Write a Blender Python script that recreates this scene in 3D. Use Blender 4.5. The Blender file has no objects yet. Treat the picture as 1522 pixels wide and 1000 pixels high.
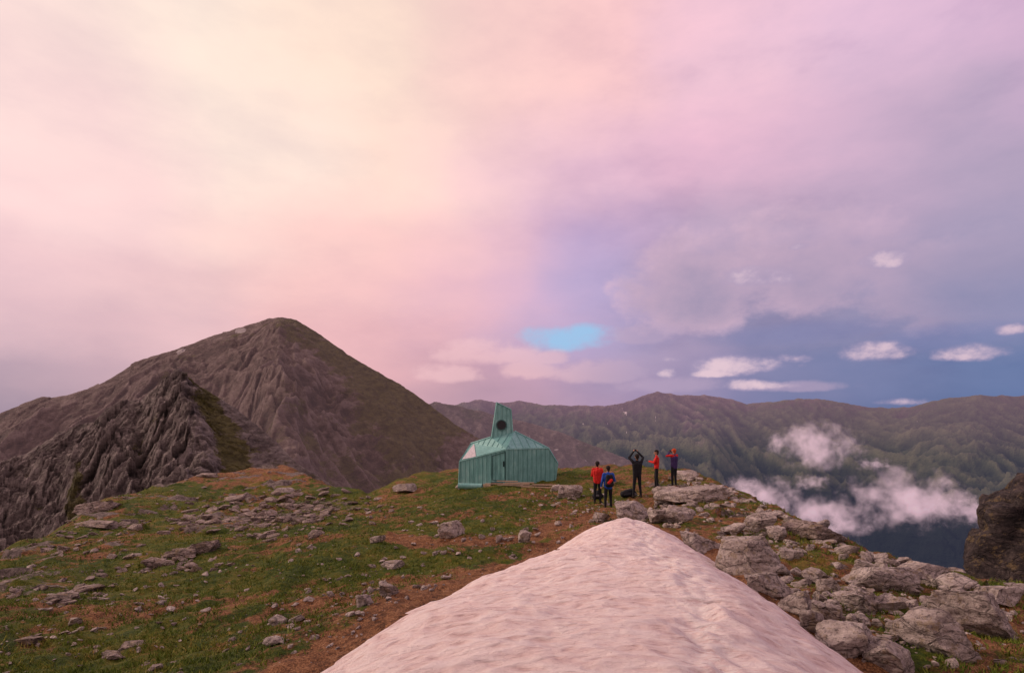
import bpy, bmesh, math, random
import numpy as np
from mathutils import Vector, Matrix, noise as mn
random.seed(7); RNG=np.random.default_rng(11)
FPX=845.6; CX=761.0; HY=625.0
def P(px,py,d): return ((px-CX)/FPX*d, d, (HY-py)/FPX*d)
def lin(c):
    o=[]
    for v in c[:3]:
        v=v/255.0
        o.append(v/12.92 if v<=0.04045 else ((v+0.055)/1.055)**2.4)
    return (o[0],o[1],o[2],1.0)
scn=bpy.context.scene
scn.view_settings.view_transform='Standard'
try: scn.view_settings.look='None'
except Exception: pass
scn.view_settings.exposure=0

# ---------------------------------------------------------------- noise
_perm=RNG.permutation(256); _perm=np.concatenate([_perm,_perm,_perm])
_ang=RNG.random(256)*2*np.pi
_ru=RNG.random((256,6))
def pn(x,y):
    x=np.asarray(x,float); y=np.asarray(y,float)
    xi=np.floor(x).astype(int); yi=np.floor(y).astype(int)
    xf=x-xi; yf=y-yi; xi&=255; yi&=255
    u=xf*xf*xf*(xf*(xf*6-15)+10); v=yf*yf*yf*(yf*(yf*6-15)+10)
    def g(ix,iy,dx,dy):
        a=_ang[_perm[(_perm[ix&255]+(iy&255))]]
        return np.cos(a)*dx+np.sin(a)*dy
    n00=g(xi,yi,xf,yf); n10=g(xi+1,yi,xf-1,yf); n01=g(xi,yi+1,xf,yf-1); n11=g(xi+1,yi+1,xf-1,yf-1)
    return ((n00*(1-u)+n10*u)*(1-v)+(n01*(1-u)+n11*u)*v)*1.4
def fbm(x,y,o=4,g=0.5):
    s=0;a=1;t=0
    for i in range(o):
        s=s+a*pn(x+i*17.3,y-i*9.1); t+=a; a*=g; x=x*2.03; y=y*2.03
    return s/t
def ridged(x,y,o=5,g=0.55):
    s=0;a=1;t=0
    for i in range(o):
        n=1-np.abs(pn(x+i*31.7,y+i*12.9))*1.6
        s=s+a*n*n; t+=a; a*=g; x=x*2.1; y=y*2.1
    return s/t
def facet(x,y,tx=0.5,ty=0.5):
    """blocky tilted facets: each cell is its own tilted plane"""
    xi=np.floor(x).astype(int); yi=np.floor(y).astype(int)
    bd=np.full(x.shape,1e9); h=np.zeros(x.shape)
    for i in (-1,0,1):
        for j in (-1,0,1):
            k=_perm[(_perm[(xi+i)&255]+((yi+j)&255))]; r=_ru[k]
            dx=x-(xi+i+r[...,0]); dy=y-(yi+j+r[...,1]); d=dx*dx+dy*dy
            v=(r[...,2]-.5)*0.8+dx*(r[...,3]-.5+tx)*1.0+dy*(r[...,4]-.5+ty)*1.0
            m=d<bd; bd=np.where(m,d,bd); h=np.where(m,v,h)
    return h
def smooth(a,b,x):
    t=np.clip((x-a)/(b-a),0,1); return t*t*(3-2*t)

# ---------------------------------------------------------------- node helpers
class NT:
    def __init__(s,tree): s.t=tree; s.n=tree.nodes; s.l=tree.links
    def new(s,typ,**kw):
        n=s.n.new(typ)
        for k,v in kw.items(): setattr(n,k,v)
        return n
    def put(s,sock,v):
        if isinstance(v,bpy.types.NodeSocket): s.l.new(v,sock)
        elif v is not None: sock.default_value=v
    def m(s,op,a,b=None,c=None,clamp=False):
        n=s.new('ShaderNodeMath',operation=op); n.use_clamp=clamp
        s.put(n.inputs[0],a)
        if b is not None: s.put(n.inputs[1],b)
        if c is not None: s.put(n.inputs[2],c)
        return n.outputs[0]
    def mix(s,f,a,b,mode='MIX'):
        n=s.new('ShaderNodeMix',data_type='RGBA',blend_type=mode)
        s.put(n.inputs[0],f); s.put(n.inputs[6],a); s.put(n.inputs[7],b)
        return n.outputs[2]
    def noise(s,vec,scale,detail=4,rough=0.55,dist=0.0):
        n=s.new('ShaderNodeTexNoise')
        if vec is not None: s.l.new(vec,n.inputs['Vector'])
        n.inputs['Scale'].default_value=scale; n.inputs['Detail'].default_value=detail
        n.inputs['Roughness'].default_value=rough; n.inputs['Distortion'].default_value=dist
        return n.outputs[0]
    def ramp(s,f,stops,interp='LINEAR'):
        n=s.new('ShaderNodeValToRGB'); r=n.color_ramp; r.interpolation=interp
        while len(r.elements)<len(stops): r.elements.new(0.5)
        for i,(p,c) in enumerate(sorted(stops,key=lambda q:q[0])):
            r.elements[i].position=p
            if not hasattr(c,'__len__'): c=(c,c,c)
            r.elements[i].color=(c[0],c[1],c[2],1)
        s.put(n.inputs[0],f); return n.outputs[0]
    def sstep(s,x,a,b):
        n=s.new('ShaderNodeMapRange',interpolation_type='SMOOTHSTEP')
        s.put(n.inputs[0],x); n.inputs[1].default_value=a; n.inputs[2].default_value=b
        return n.outputs[0]
    def mapping(s,vec,scale=(1,1,1),rot=(0,0,0)):
        n=s.new('ShaderNodeMapping'); s.l.new(vec,n.inputs[0])
        n.inputs['Scale'].default_value=scale; n.inputs['Rotation'].default_value=rot
        return n.outputs[0]
    def bump(s,h,strength,dist,norm=None):
        n=s.new('ShaderNodeBump'); s.put(n.inputs['Height'],h)
        n.inputs['Strength'].default_value=strength; n.inputs['Distance'].default_value=dist
        if norm is not None: s.l.new(norm,n.inputs['Normal'])
        return n.outputs[0]
def newmat(name,rough=0.8):
    m=bpy.data.materials.new(name); m.use_nodes=True
    nt=NT(m.node_tree); b=m.node_tree.nodes['Principled BSDF']
    b.inputs['Roughness'].default_value=rough
    b.inputs['Specular IOR Level'].default_value=0.25
    return m,nt,b
def posn(nt): return nt.new('ShaderNodeNewGeometry').outputs['Position']
def objc(nt): return nt.new('ShaderNodeTexCoord').outputs['Object']

# ---------------------------------------------------------------- mesh helpers
def mkobj(name,verts,faces,mat=None,smoothsh=True,parent=None,loc=None):
    me=bpy.data.meshes.new(name); me.from_pydata([tuple(v) for v in verts],[],faces); me.update()
    if smoothsh: me.polygons.foreach_set('use_smooth',[True]*len(me.polygons))
    ob=bpy.data.objects.new(name,me); scn.collection.objects.link(ob)
    if mat is not None:
        for mm in (mat if isinstance(mat,(list,tuple)) else [mat]): me.materials.append(mm)
    if parent is not None: ob.parent=parent
    if loc is not None: ob.location=loc
    return ob
def gridmesh(name,X,Y,Z,mat,attr=None,flatsh=False):
    nr,nc=X.shape
    co=np.stack([X,Y,Z],-1).reshape(-1,3)
    i=np.arange(nr*nc).reshape(nr,nc)
    f=np.stack([i[:-1,:-1],i[:-1,1:],i[1:,1:],i[1:,:-1]],-1).reshape(-1,4)
    me=bpy.data.meshes.new(name)
    me.vertices.add(len(co)); me.vertices.foreach_set('co',co.ravel())
    me.loops.add(f.size); me.loops.foreach_set('vertex_index',f.ravel().astype(np.int32))
    me.polygons.add(len(f)); me.polygons.foreach_set('loop_start',np.arange(0,f.size,4,dtype=np.int32))
    me.polygons.foreach_set('loop_total',np.full(len(f),4,dtype=np.int32))
    me.update(calc_edges=True); me.validate()
    me.polygons.foreach_set('use_smooth',[not flatsh]*len(me.polygons))
    if attr is not None:
        a=me.color_attributes.new('cover','FLOAT_COLOR','POINT')
        a.data.foreach_set('color',attr.reshape(-1,4).ravel())
    me.materials.append(mat)
    ob=bpy.data.objects.new(name,me); scn.collection.objects.link(ob); return ob

# ---------------------------------------------------------------- near terrain function
ctrl=[(0,1000,6.8),(300,1000,6.3),(465,1000,5.5),(1290,1000,5.5),(1522,1000,6.4),
(0,900,11),(0,830,18),(250,880,12),(250,800,19),(170,735,32),(350,700,40),(545,744,32),(600,714,36),(690,706,37),
(750,720,30),(820,716,31),(660,760,22),(560,830,13.5),(640,890,9.2),(760,800,15.5),(850,762,21),(900,752,23),(950,738,24.5),(1000,725,27),
(1020,702,30),(1080,780,16),(1150,850,10.5),(1240,805,14),(1130,752,20),(1300,900,8.6),(1400,872,10.3),(1500,885,9.8),(450,775,24),(120,860,14),(420,930,8.6)]
cp=[P(*c) for c in ctrl]+[(0,0,-2.45),(-6,0,-3.1),(6,0,-3.1),(-15,0,-3.8),(12,-5,-3.2),(0,-8,-2.4),(-12,-8,-3.5),(-0.5,37,-3.5),(6,34,-3.0)]
cp=np.array(cp)
def U(r): return np.where(r>1e-9,r*r*np.log(r+1e-9),0)
n=len(cp); K=U(np.linalg.norm(cp[:,None,:2]-cp[None,:,:2],axis=-1))+np.eye(n)*3.0
A=np.zeros((n+3,n+3)); A[:n,:n]=K; A[:n,n]=1; A[:n,n+1:]=cp[:,:2]; A[n,:n]=1; A[n+1:,:n]=cp[:,:2].T
W=np.linalg.solve(A,np.concatenate([cp[:,2],[0,0,0]]))
def tps(x,y):
    x=np.asarray(x,float); y=np.asarray(y,float); z=W[n]+W[n+1]*x+W[n+2]*y
    for i in range(n): z=z+W[i]*U(np.hypot(x-cp[i,0],y-cp[i,1]))
    return np.clip(z,-5.2,-2.1)
edge=np.array([(11,-12),(10.4,5),(9.6,8.5),(9.0,10.5),(8.3,13.5),(8.9,19),(9.6,25),(9.6,31),(6,37),(-2.5,41),(-6,39),(-8.5,33.5),(-12,36),(-17.5,43),(-21,38),(-22,32),(-19,24),(-16.6,18),(-18,11),(-19,0),(-18,-12)],float)
def polydist(x,y,poly):
    x=np.asarray(x,float); y=np.asarray(y,float); dm=np.full(x.shape,1e9); ins=np.zeros(x.shape,bool)
    for i in range(len(poly)):
        a=poly[i]; b=poly[(i+1)%len(poly)]; e=b-a
        t=np.clip(((x-a[0])*e[0]+(y-a[1])*e[1])/(e@e),0,1)
        dm=np.minimum(dm,np.hypot(x-a[0]-t*e[0],y-a[1]-t*e[1]))
        c=((a[1]>y)!=(b[1]>y))&(x<(b[0]-a[0])*(y-a[1])/(b[1]-a[1]+1e-12)+a[0])
        ins^=c
    return np.where(ins,-dm,dm)
def ground(x,y):
    x=np.asarray(x,float); y=np.asarray(y,float)
    sd=polydist(x,y,edge)+fbm(x*0.35,y*0.35,3)*0.9
    z=tps(x,y)
    z=z+fbm(x*0.28,y*0.28,4)*0.40+fbm(x*1.3,y*1.3,3)*0.13
    o=np.maximum(sd,0)
    z=z-1.25*o*o/(o+0.9)+o/(o+2)*ridged(x*.18,y*.18,4)*2.5*smooth(0,8,o)
    return z
def ghit(px,py):
    d=np.arange(3.0,60,0.04); x=(px-CX)/FPX*d; zr=(HY-py)/FPX*d
    g=ground(x,d); k=np.where(zr<g)[0]
    if len(k)==0: return None
    i=k[0]; return (float(x[i]),float(d[i]),float(g[i]))
def gz(x,y): return float(ground(np.array([x]),np.array([y]))[0])

# snow outline
snl=[(-12,-2.4),(0,-2.35),(5.4,-2.0),(6.6,-1.72),(8.5,-1.15),(11.1,-0.2),(13.6,1.05),(14.8,1.8),(15.5,2.35),(15.9,3.0)]
snr=[(-12,3.6),(0,3.5),(5.4,3.55),(7.6,3.7),(10.5,3.95),(13.0,4.2),(14.6,4.2),(15.5,3.85),(15.9,3.2)]
snl=np.array(snl); snr=np.array(snr)
snpoly=np.array([(x,y) for y,x in snl]+[(x,y) for y,x in snr[::-1]])

# ---------------------------------------------------------------- materials
def ground_material():
    m,nt,b=newmat('alpine_turf',0.95); p=posn(nt)
    att=nt.new('ShaderNodeAttribute',attribute_name='cover'); sep=nt.new('ShaderNodeSeparateColor'); nt.l.new(att.outputs['Color'],sep.inputs[0])
    n0=nt.noise(p,0.22,4,0.6); n1=nt.noise(p,0.9,6,0.62); n2=nt.noise(p,7,6,0.7); n3=nt.noise(p,40,4,0.7)
    g=nt.ramp(nt.m('ADD',nt.m('ADD',nt.m('MULTIPLY',n1,0.35),nt.m('MULTIPLY',n0,0.25)),nt.m('MULTIPLY',n2,0.40)),[(0.36,(0.022,0.040,0.005)),(0.46,(0.062,0.10,0.008)),(0.53,(0.135,0.145,0.013)),(0.62,(0.30,0.19,0.045))])
    br=nt.ramp(nt.m('ADD',nt.m('MULTIPLY',n2,0.6),nt.m('MULTIPLY',n3,0.4)),[(0.36,(0.06,0.028,0.016)),(0.46,(0.21,0.092,0.04)),(0.55,(0.38,0.18,0.08)),(0.68,(0.52,0.31,0.18))])
    sc=nt.ramp(n2,[(0.3,(0.06,0.05,0.046)),(0.5,(0.22,0.175,0.155)),(0.7,(0.42,0.34,0.31))])
    nb=nt.noise(p,1.7,8,0.72)
    fb=nt.sstep(nt.m('ADD',sep.outputs[0],nt.m('MULTIPLY',nt.m('SUBTRACT',nb,0.5),2.0)),0.40,0.60)
    fs=nt.sstep(nt.m('ADD',sep.outputs[1],nt.m('MULTIPLY',nt.m('SUBTRACT',nt.noise(p,3.1,6,0.7),0.5),1.6)),0.45,0.6)
    c=nt.mix(fb,g,br); c=nt.mix(fs,c,sc)
    c=nt.mix(1.0,c,nt.ramp(n3,[(0.3,0.40),(0.5,1.0),(0.7,1.4)]),'MULTIPLY')
    nt.l.new(c,b.inputs['Base Color'])
    h=nt.m('ADD',nt.m('MULTIPLY',n2,0.8),nt.m('MULTIPLY',n3,0.4))
    nt.l.new(nt.bump(h,1.0,0.22),b.inputs['Normal']); return m
def rock_material(name,lo,mid,hi,sc=1.0,lichen=True,crack=0.5):
    m,nt,b=newmat(name,0.88); p=posn(nt)
    q=nt.mapping(p,(1,1,3.2),(0.35,0.25,0))
    n1=nt.noise(q,2.2*sc,8,0.68,0.4); n2=nt.noise(p,14*sc,6,0.72)
    c=nt.ramp(nt.m('ADD',nt.m('MULTIPLY',n1,0.55),nt.m('MULTIPLY',n2,0.45)),[(0.40,lo),(0.49,mid),(0.59,hi)])
    if lichen:
        l=nt.sstep(nt.noise(p,5*sc,6,0.75),0.54,0.60)
        c=nt.mix(nt.m('MULTIPLY',l,0.45),c,(0.34,0.24,0.11,1))
        l2=nt.sstep(nt.noise(p,23*sc,3,0.6),0.58,0.64)
        c=nt.mix(nt.m('MULTIPLY',l2,0.65),c,(0.06,0.05,0.048,1))
    vo=nt.new('ShaderNodeTexVoronoi',feature='DISTANCE_TO_EDGE'); vo.inputs['Scale'].default_value=1.5*sc
    wv=nt.new('ShaderNodeVectorMath',operation='MULTIPLY_ADD'); nz=nt.new('ShaderNodeTexNoise'); nz.inputs['Scale'].default_value=3*sc; nt.l.new(p,nz.inputs['Vector'])
    nt.l.new(nz.outputs['Color'],wv.inputs[0]); wv.inputs[1].default_value=(.35/sc,.35/sc,.35/sc); nt.l.new(p,wv.inputs[2])
    nt.l.new(nt.mapping(wv.outputs[0],(1,1,2.8),(0.5,0.3,0.2)),vo.inputs['Vector'])
    cr=nt.sstep(vo.outputs['Distance'],0.0,0.035)
    c=nt.mix(1.0,c,nt.ramp(cr,[(0.0,crack),(1.0,1.0)]),'MULTIPLY')
    nt.l.new(c,b.inputs['Base Color'])
    h=nt.m('ADD',nt.m('ADD',nt.m('MULTIPLY',n1,1.0),nt.m('MULTIPLY',n2,0.5)),nt.m('MULTIPLY',cr,0.15))
    nt.l.new(nt.bump(h,1.0,0.2/sc),b.inputs['Normal']); return m
M_turf=ground_material()
M_rock=rock_material('gneiss_rock',(0.22,0.17,0.155),(0.46,0.38,0.35),(0.70,0.60,0.55))
M_rockb=rock_material('brown_rock',(0.11,0.08,0.068),(0.30,0.23,0.20),(0.52,0.42,0.38))
M_cliff=rock_material('dark_cliff_rock',(0.014,0.011,0.012),(0.055,0.042,0.042),(0.13,0.10,0.092),0.15)

def mountain_material(name,green,haze=None,hz=0.0,scale=1.0,cols=None,gv=0.85):
    m,nt,b=newmat(name,0.95); p=posn(nt)
    att=nt.new('ShaderNodeAttribute',attribute_name='cover'); sep=nt.new('ShaderNodeSeparateColor'); nt.l.new(att.outputs['Color'],sep.inputs[0])
    n1=nt.noise(p,0.030*scale,10,0.70,0.6); n2=nt.noise(nt.mapping(p,(1,0.6,1.6),(0.2,0.5,0.3)),0.13*scale,8,0.78,0.3)
    cols=cols or [(0.05,0.035,0.032),(0.16,0.108,0.09),(0.38,0.285,0.26)]
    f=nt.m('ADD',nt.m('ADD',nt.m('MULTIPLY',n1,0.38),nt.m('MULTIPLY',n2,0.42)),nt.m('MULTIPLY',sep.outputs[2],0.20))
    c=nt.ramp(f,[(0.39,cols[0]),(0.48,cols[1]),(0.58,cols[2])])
    gf=nt.sstep(nt.m('ADD',sep.outputs[0],nt.m('MULTIPLY',nt.m('SUBTRACT',nt.noise(nt.mapping(p,(1,0.6,1.4),(0,0.5,0)),0.045*scale,9,0.75),0.5),1.9)),0.42,0.60)
    c=nt.mix(nt.m('MULTIPLY',gf,gv),c,nt.mix(nt.sstep(n2,0.38,0.62),(green[0]*.4,green[1]*.4,green[2]*.4,1),green))
    sf=nt.sstep(nt.m('ADD',sep.outputs[1],nt.m('MULTIPLY',nt.m('SUBTRACT',nt.noise(nt.mapping(p,(1,0.4,1)),0.12*scale,4,0.6),0.5),0.9)),0.55,0.62)
    c=nt.mix(sf,c,(0.75,0.66,0.66,1))
    nt.l.new(c,b.inputs['Base Color'])
    nt.l.new(nt.bump(nt.m('ADD',n1,nt.m('MULTIPLY',n2,0.8)),1.0,20/scale),b.inputs['Normal'])
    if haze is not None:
        em=nt.new('ShaderNodeEmission'); em.inputs[0].default_value=haze  # aerial haze painted into the slope as an even emission tint
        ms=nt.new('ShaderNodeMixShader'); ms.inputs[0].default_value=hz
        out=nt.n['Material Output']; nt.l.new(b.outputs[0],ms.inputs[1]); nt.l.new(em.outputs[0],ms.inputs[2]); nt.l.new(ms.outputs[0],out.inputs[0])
    return m

# ---------------------------------------------------------------- plateau ground
def axis(segs):
    o=[]
    for a,b,s in segs: o+=list(np.arange(a,b,s))
    return np.array(o+[segs[-1][1]])
ax=axis([(-75,-30,1.2),(-30,-20,0.3),(-20,-9,0.16),(-9,11,0.085),(11,18,0.25),(18,60,1.2)])
ay=axis([(-14,2,0.5),(2,14,0.075),(14,28,0.13),(28,44,0.22),(44,90,1.2)])
X,Y=np.meshgrid(ax,ay); Z=ground(X,Y)
Z+=fbm(X*3.2,Y*3.2,3)*0.06
oc=smooth(4.0,6.5,X)*smooth(34,28,Y)*smooth(-.05,.25,fbm(X*.45+2,Y*.45,3))
ocl=smooth(-9,-13,X)*smooth(.05,.28,fbm(X*.30+12,Y*.5,3))*smooth(5,9,Y)
Z+=oc*(facet(X*1.1,Y*1.1,.1,-.1)*0.35)+ocl*(facet(X*.7,Y*1.3,.1,-.2)*0.40)
sd=polydist(X,Y,snpoly)
brown=np.clip(0.95-np.maximum(sd,0)/2.0,0,1)
brown=np.maximum(brown,0.9*np.exp(-(((X-3.2)/3.4)**2+((Y-20)/4.5)**2)))
brown=np.maximum(brown,0.50*smooth(2.5,5,X))
brown=np.maximum(brown,0.66*smooth(30,40,Y)*smooth(-8,-13,X))
brown=np.maximum(brown,0.36+0.6*fbm(X*.25+5,Y*.25,3))
def seg(x,y,pts):
    dm=np.full(x.shape,1e9)
    for i in range(len(pts)-1):
        a=np.array(pts[i]);b=np.array(pts[i+1]);e=b-a;t=np.clip(((x-a[0])*e[0]+(y-a[1])*e[1])/(e@e),0,1)
        dm=np.minimum(dm,np.hypot(x-a[0]-t*e[0],y-a[1]-t*e[1]))
    return dm
path=[ghit(*q)[:2] for q in [(590,797),(640,808),(720,806),(790,795),(840,775),(880,765)]]
pd=seg(X,Y,path); brown=np.maximum(brown,1.1*smooth(0.75,0.2,pd)); Z-=0.05*smooth(0.7,0.2,pd)
scree=np.maximum(0.55*oc,0.75*ocl)
for (px,py,rx,ry,s) in [(380,772,4.6,2.6,0.75),(480,755,3.5,2.5,.6),(60,872,1.5,1.2,0.5),(1010,735,2.2,2.0,0.5),(1250,905,1.6,1.6,.45),(30,855,2.5,1.6,.5)]:
    h=ghit(px,py)
    if h: scree=np.maximum(scree,s*np.exp(-(((X-h[0])/rx)**2+((Y-h[1])/ry)**2)))
out=polydist(X,Y,edge); scree=np.maximum(scree,0.6*smooth(0.2,3,out))
cover=np.stack([brown,scree,np.zeros_like(X),np.ones_like(X)],-1)
gridmesh('ground',X,Y,Z,M_turf,cover)

# ---------------------------------------------------------------- snow
def snow_material():
    m,nt,b=newmat('old_snow',0.6); p=posn(nt)
    q=nt.mapping(p,(0.62,1.55,1),(0,0,0.15))
    vo=nt.new('ShaderNodeTexVoronoi',feature='SMOOTH_F1'); vo.inputs['Scale'].default_value=5.4; vo.inputs['Smoothness'].default_value=0.5
    wn=nt.new('ShaderNodeVectorMath',operation='ADD'); nt.l.new(q,wn.inputs[0])
    ns=nt.new('ShaderNodeTexNoise'); ns.inputs['Scale'].default_value=3.0; ns.inputs['Detail'].default_value=4; nt.l.new(q,ns.inputs['Vector'])
    sc=nt.new('ShaderNodeVectorMath',operation='SCALE'); nt.l.new(ns.outputs['Color'],sc.inputs[0]); sc.inputs['Scale'].default_value=0.6
    nt.l.new(sc.outputs[0],wn.inputs[1]); nt.l.new(wn.outputs[0],vo.inputs['Vector'])
    d=vo.outputs['Distance']; n2=nt.noise(p,1.2,6,0.6); n3=nt.noise(nt.mapping(p,(0.6,1.7,1)),16,6,0.72)
    c=nt.ramp(nt.m('ADD',nt.m('MULTIPLY',d,0.45),nt.m('ADD',nt.m('MULTIPLY',n2,0.30),nt.m('MULTIPLY',n3,0.25))),[(0.26,(0.62,0.43,0.41)),(0.42,(0.85,0.67,0.64)),(0.6,(0.93,0.80,0.775))])
    att=nt.new('ShaderNodeAttribute',attribute_name='cover'); sep=nt.new('ShaderNodeSeparateColor'); nt.l.new(att.outputs['Color'],sep.inputs[0])
    c=nt.mix(nt.m('MULTIPLY',sep.outputs[0],nt.sstep(n3,0.42,0.58)),c,(0.95,0.86,0.83,1))
    dirt=nt.sstep(nt.m('ADD',nt.noise(p,48,4,0.65),nt.m('MULTIPLY',sep.outputs[1],0.14)),0.62,0.72)
    c=nt.mix(nt.m('MULTIPLY',dirt,0.5),c,(0.34,0.21,0.165,1))
    nt.l.new(c,b.inputs['Base Color'])
    h=nt.m('ADD',nt.m('MULTIPLY',d,1.0),nt.m('MULTIPLY',n3,0.6))
    nt.l.new(nt.bump(h,0.95,0.1),b.inputs['Normal']); return m
ys=axis([(-10,3,0.4),(3,9,0.03),(9,15.9,0.06)]); us=np.linspace(0,1,190)
xl=np.interp(ys,snl[:,0],snl[:,1]); xr=np.interp(ys,snr[:,0],snr[:,1])
xl=xl+fbm(ys*0.9,ys*0+3,3)*0.16+fbm(ys*4,ys*0+3,3)*0.05; xr=xr+fbm(ys*0.9,ys*0+8,3)*0.16+fbm(ys*4,ys*0+13,3)*0.05
xr=np.maximum(xr,xl+0.02)
SX=xl[:,None]+(xr-xl)[:,None]*us[None,:]; SY=np.repeat(ys[:,None],len(us),1)
dd=np.minimum(SX-xl[:,None],xr[:,None]-SX)
dd=np.minimum(dd,(15.95-SY)*0.8)
base=tps(SX,SY)+fbm(SX*0.28,SY*0.28,4)*0.3
bul=0.60*(1-np.exp(-dd/0.95))
SZ=base-0.06+bul+0.12*np.exp(-((SX-1.2-0.12*SY)/1.2)**2)
cup=ridged(SX*1.1+0.3*SY,SY*2.3,3)
SZ+=(cup-0.5)*0.06*smooth(0,0.5,dd)
trk=np.exp(-((SX-(1.05+0.145*SY)-0.12*np.sin(SY*1.1))/0.26)**2)
SZ+=-0.05*trk*(0.6+1.2*pn(SX*5,SY*4))
gridmesh('snow_field',SX,SY,SZ,snow_material(),np.stack([trk,np.exp(-dd/.25),0*trk,1+0*trk],-1))

# ---------------------------------------------------------------- mountains (fan shaped height fields)
def fan(name,crest,pxr,nu,rlo,rhi,nv,hfun,mat,coverf,k=4,flatsh=False):
    px=np.linspace(pxr[0],pxr[1],nu); c=np.array(crest,float)
    D=np.interp(px,c[:,0],c[:,2]); ZC=(HY-np.interp(px,c[:,0],c[:,1]))/FPX*D
    t=np.linspace(0,1,nv)
    tc=0.72
    rr=np.where(t[:,None]<tc, rlo+(1-rlo)*(t[:,None]/tc)**0.85, 1+(rhi-1)*((t[:,None]-tc)/(1-tc)))
    R=rr*D[None,:]; Xm=(px-CX)[None,:]/FPX*R; Ym=R
    Zm=hfun(Xm,Ym,D[None,:]-R,ZC[None,:],np.repeat(px[None,:],nv,0))
    cov=coverf(Xm,Ym,Zm,D[None,:]-R,np.repeat(px[None,:],nv,0))
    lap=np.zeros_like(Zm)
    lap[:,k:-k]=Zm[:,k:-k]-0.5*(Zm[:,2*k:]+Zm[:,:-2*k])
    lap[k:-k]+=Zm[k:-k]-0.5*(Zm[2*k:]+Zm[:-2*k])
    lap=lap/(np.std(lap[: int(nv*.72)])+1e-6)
    cov[...,2]=np.clip(0.5+0.17*lap,0,1)  # third channel is a relief tone: hollows darker, ridges lighter
    return gridmesh(name,Xm,Ym,Zm,mat,cov,flatsh)
def cov4(g,s): return np.stack([g,s,np.zeros_like(g),np.ones_like(g)],-1)
crestA=[(-250,660,520),(-60,625,520),(0,613,520),(30,600,525),(60,590,530),(100,586,535),(130,579,540),(165,560,560),(200,538,570),(232,528,575),(260,519,580),(310,500,590),(350,487,600),(385,478,600),(400,472,600),(415,470,600),(440,474,600),(470,492,590),(520,528,570),(560,552,560),(600,572,550),(640,602,540),(680,632,530),(720,655,520),(780,680,510),(900,720,500),(1100,800,480)]
def hA(x,y,dist,zc,px):
    f=np.maximum(dist,0); bk=np.maximum(-dist,0)
    z=zc-0.50*f+0.00022*f*f-0.6*bk
    wx=x+34*fbm(x/95,y/95+.3,4); wy=y+40*fbm(x/110+7,y/110,4)
    spur=ridged(wx/150+0.35*wy/150+3.1,wy/380,5,0.5)
    z=z+np.minimum(f*0.36,56)*(spur-0.62)
    am=np.minimum(f*0.11+1.6,9)
    z=z+am*0.8*(ridged((wx+.5*wy)/48,(wy-.5*wx)/90,5,0.5)-0.6)
    rk=smooth(-.12,.15,fbm(x/70+9,y/90,3)+0.25*smooth(330,230,px)-.1*smooth(470,560,px))
    z=z+am*0.85*rk*(facet((wx+.4*y)/24,(wy)/30,.25,-.2)+.4*facet((wx)/9,wy/10,.2,-.1))
    z=z+16*np.exp(-((px-(405-0.05*f))/50)**2)*smooth(0,60,f)*smooth(330,120,f)
    z=z+1.6*fbm(x/7,y/9,4)*smooth(-5,25,f)+0.9*fbm(x/7,y/11,4)
    return z
def cA(x,y,z,dist,px):
    g=0.25+0.55*fbm(x/60,y/120,3)+0.50*np.exp(-((px-565)/85)**2)*smooth(360,60,dist)+0.35*np.exp(-((px-440)/60)**2)*smooth(110,10,dist)
    g=g+0.15*smooth(150,320,dist)+0.3*np.exp(-((px-630)/60)**2)-.15*np.exp(-((px-360)/60)**2)*smooth(20,80,dist)
    s=0.95*np.exp(-((px-357)/11)**2-((dist-8)/8)**2)+0.8*np.exp(-((px-268)/11)**2-((dist-9)/7)**2)
    return cov4(g,s)
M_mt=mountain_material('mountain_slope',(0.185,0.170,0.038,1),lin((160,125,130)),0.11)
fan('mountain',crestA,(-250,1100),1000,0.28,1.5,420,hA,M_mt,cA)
crestB=[(-300,760,110),(-100,720,112),(0,690,115),(40,672,117),(70,652,118),(95,640,119),(120,628,120),(140,624,120),(160,606,121),(190,592,122),(208,594,122),(225,580,122),(240,570,122),(268,560,122),(290,568,120),(320,588,118),(350,606,116),(380,630,112),(410,655,108),(440,686,104),(480,712,100),(540,745,95),(640,800,90)]
def hB(x,y,dist,zc,px):
    f=np.maximum(dist,0); bk=np.maximum(-dist,0)
    z=zc-0.46*f-0.8*bk
    lf=smooth(345,270,px)
    wx=x+1.6*fbm(x/8,y/8,4); wy=y+2*fbm(x/10+4,y/10,4)
    z=z+np.minimum(f*0.5,8)*(ridged((wx+.7*wy)/21,(wy-.5*wx)/26,3,0.45)-0.6)*(0.3+0.7*lf)
    a=(0.22+0.78*lf)*smooth(-2,5,dist+.5)
    z=z+a*(2.3*facet((wx+.6*wy)/7.5,(wy-.4*wx)/8,.35,-.35)+1.3*facet((x+.5*y)/3.0,(y-.3*x)/3.0,.3,-.3)+.65*facet(x/1.25,y/1.2,.25,-.2)+.3*facet(x/.6,y/.7,.2,-.1))
    w=(z+0.45*x+2.5*fbm(x/9+3,y/9,4))/2.6; fr=w-np.floor(w)
    z=z+a*0.6*(smooth(0.15,0.85,fr)-fr)*2.0*smooth(-.2,.2,fbm(x/12,y/12+5,2)+.1)
    z=z+0.2*fbm(x/1.5,y/1.5,3)
    z=z+2.0*np.exp(-((px-(262+1.6*f))/24)**2)*smooth(0,6,f)
    return z
def cB(x,y,z,dist,px):
    g=0.10+0.5*fbm(x/12,y/18,3)+0.75*np.exp(-((px-(296+2.6*dist))/(38))**2)*smooth(60,30,dist)+0.32*smooth(330,420,px)
    g=np.maximum(g,0.70*np.exp(-((px-110+20*fbm(x/6,y/6,2))/20)**2)*smooth(8,20,dist))
    return cov4(g,np.zeros_like(g))
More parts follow.
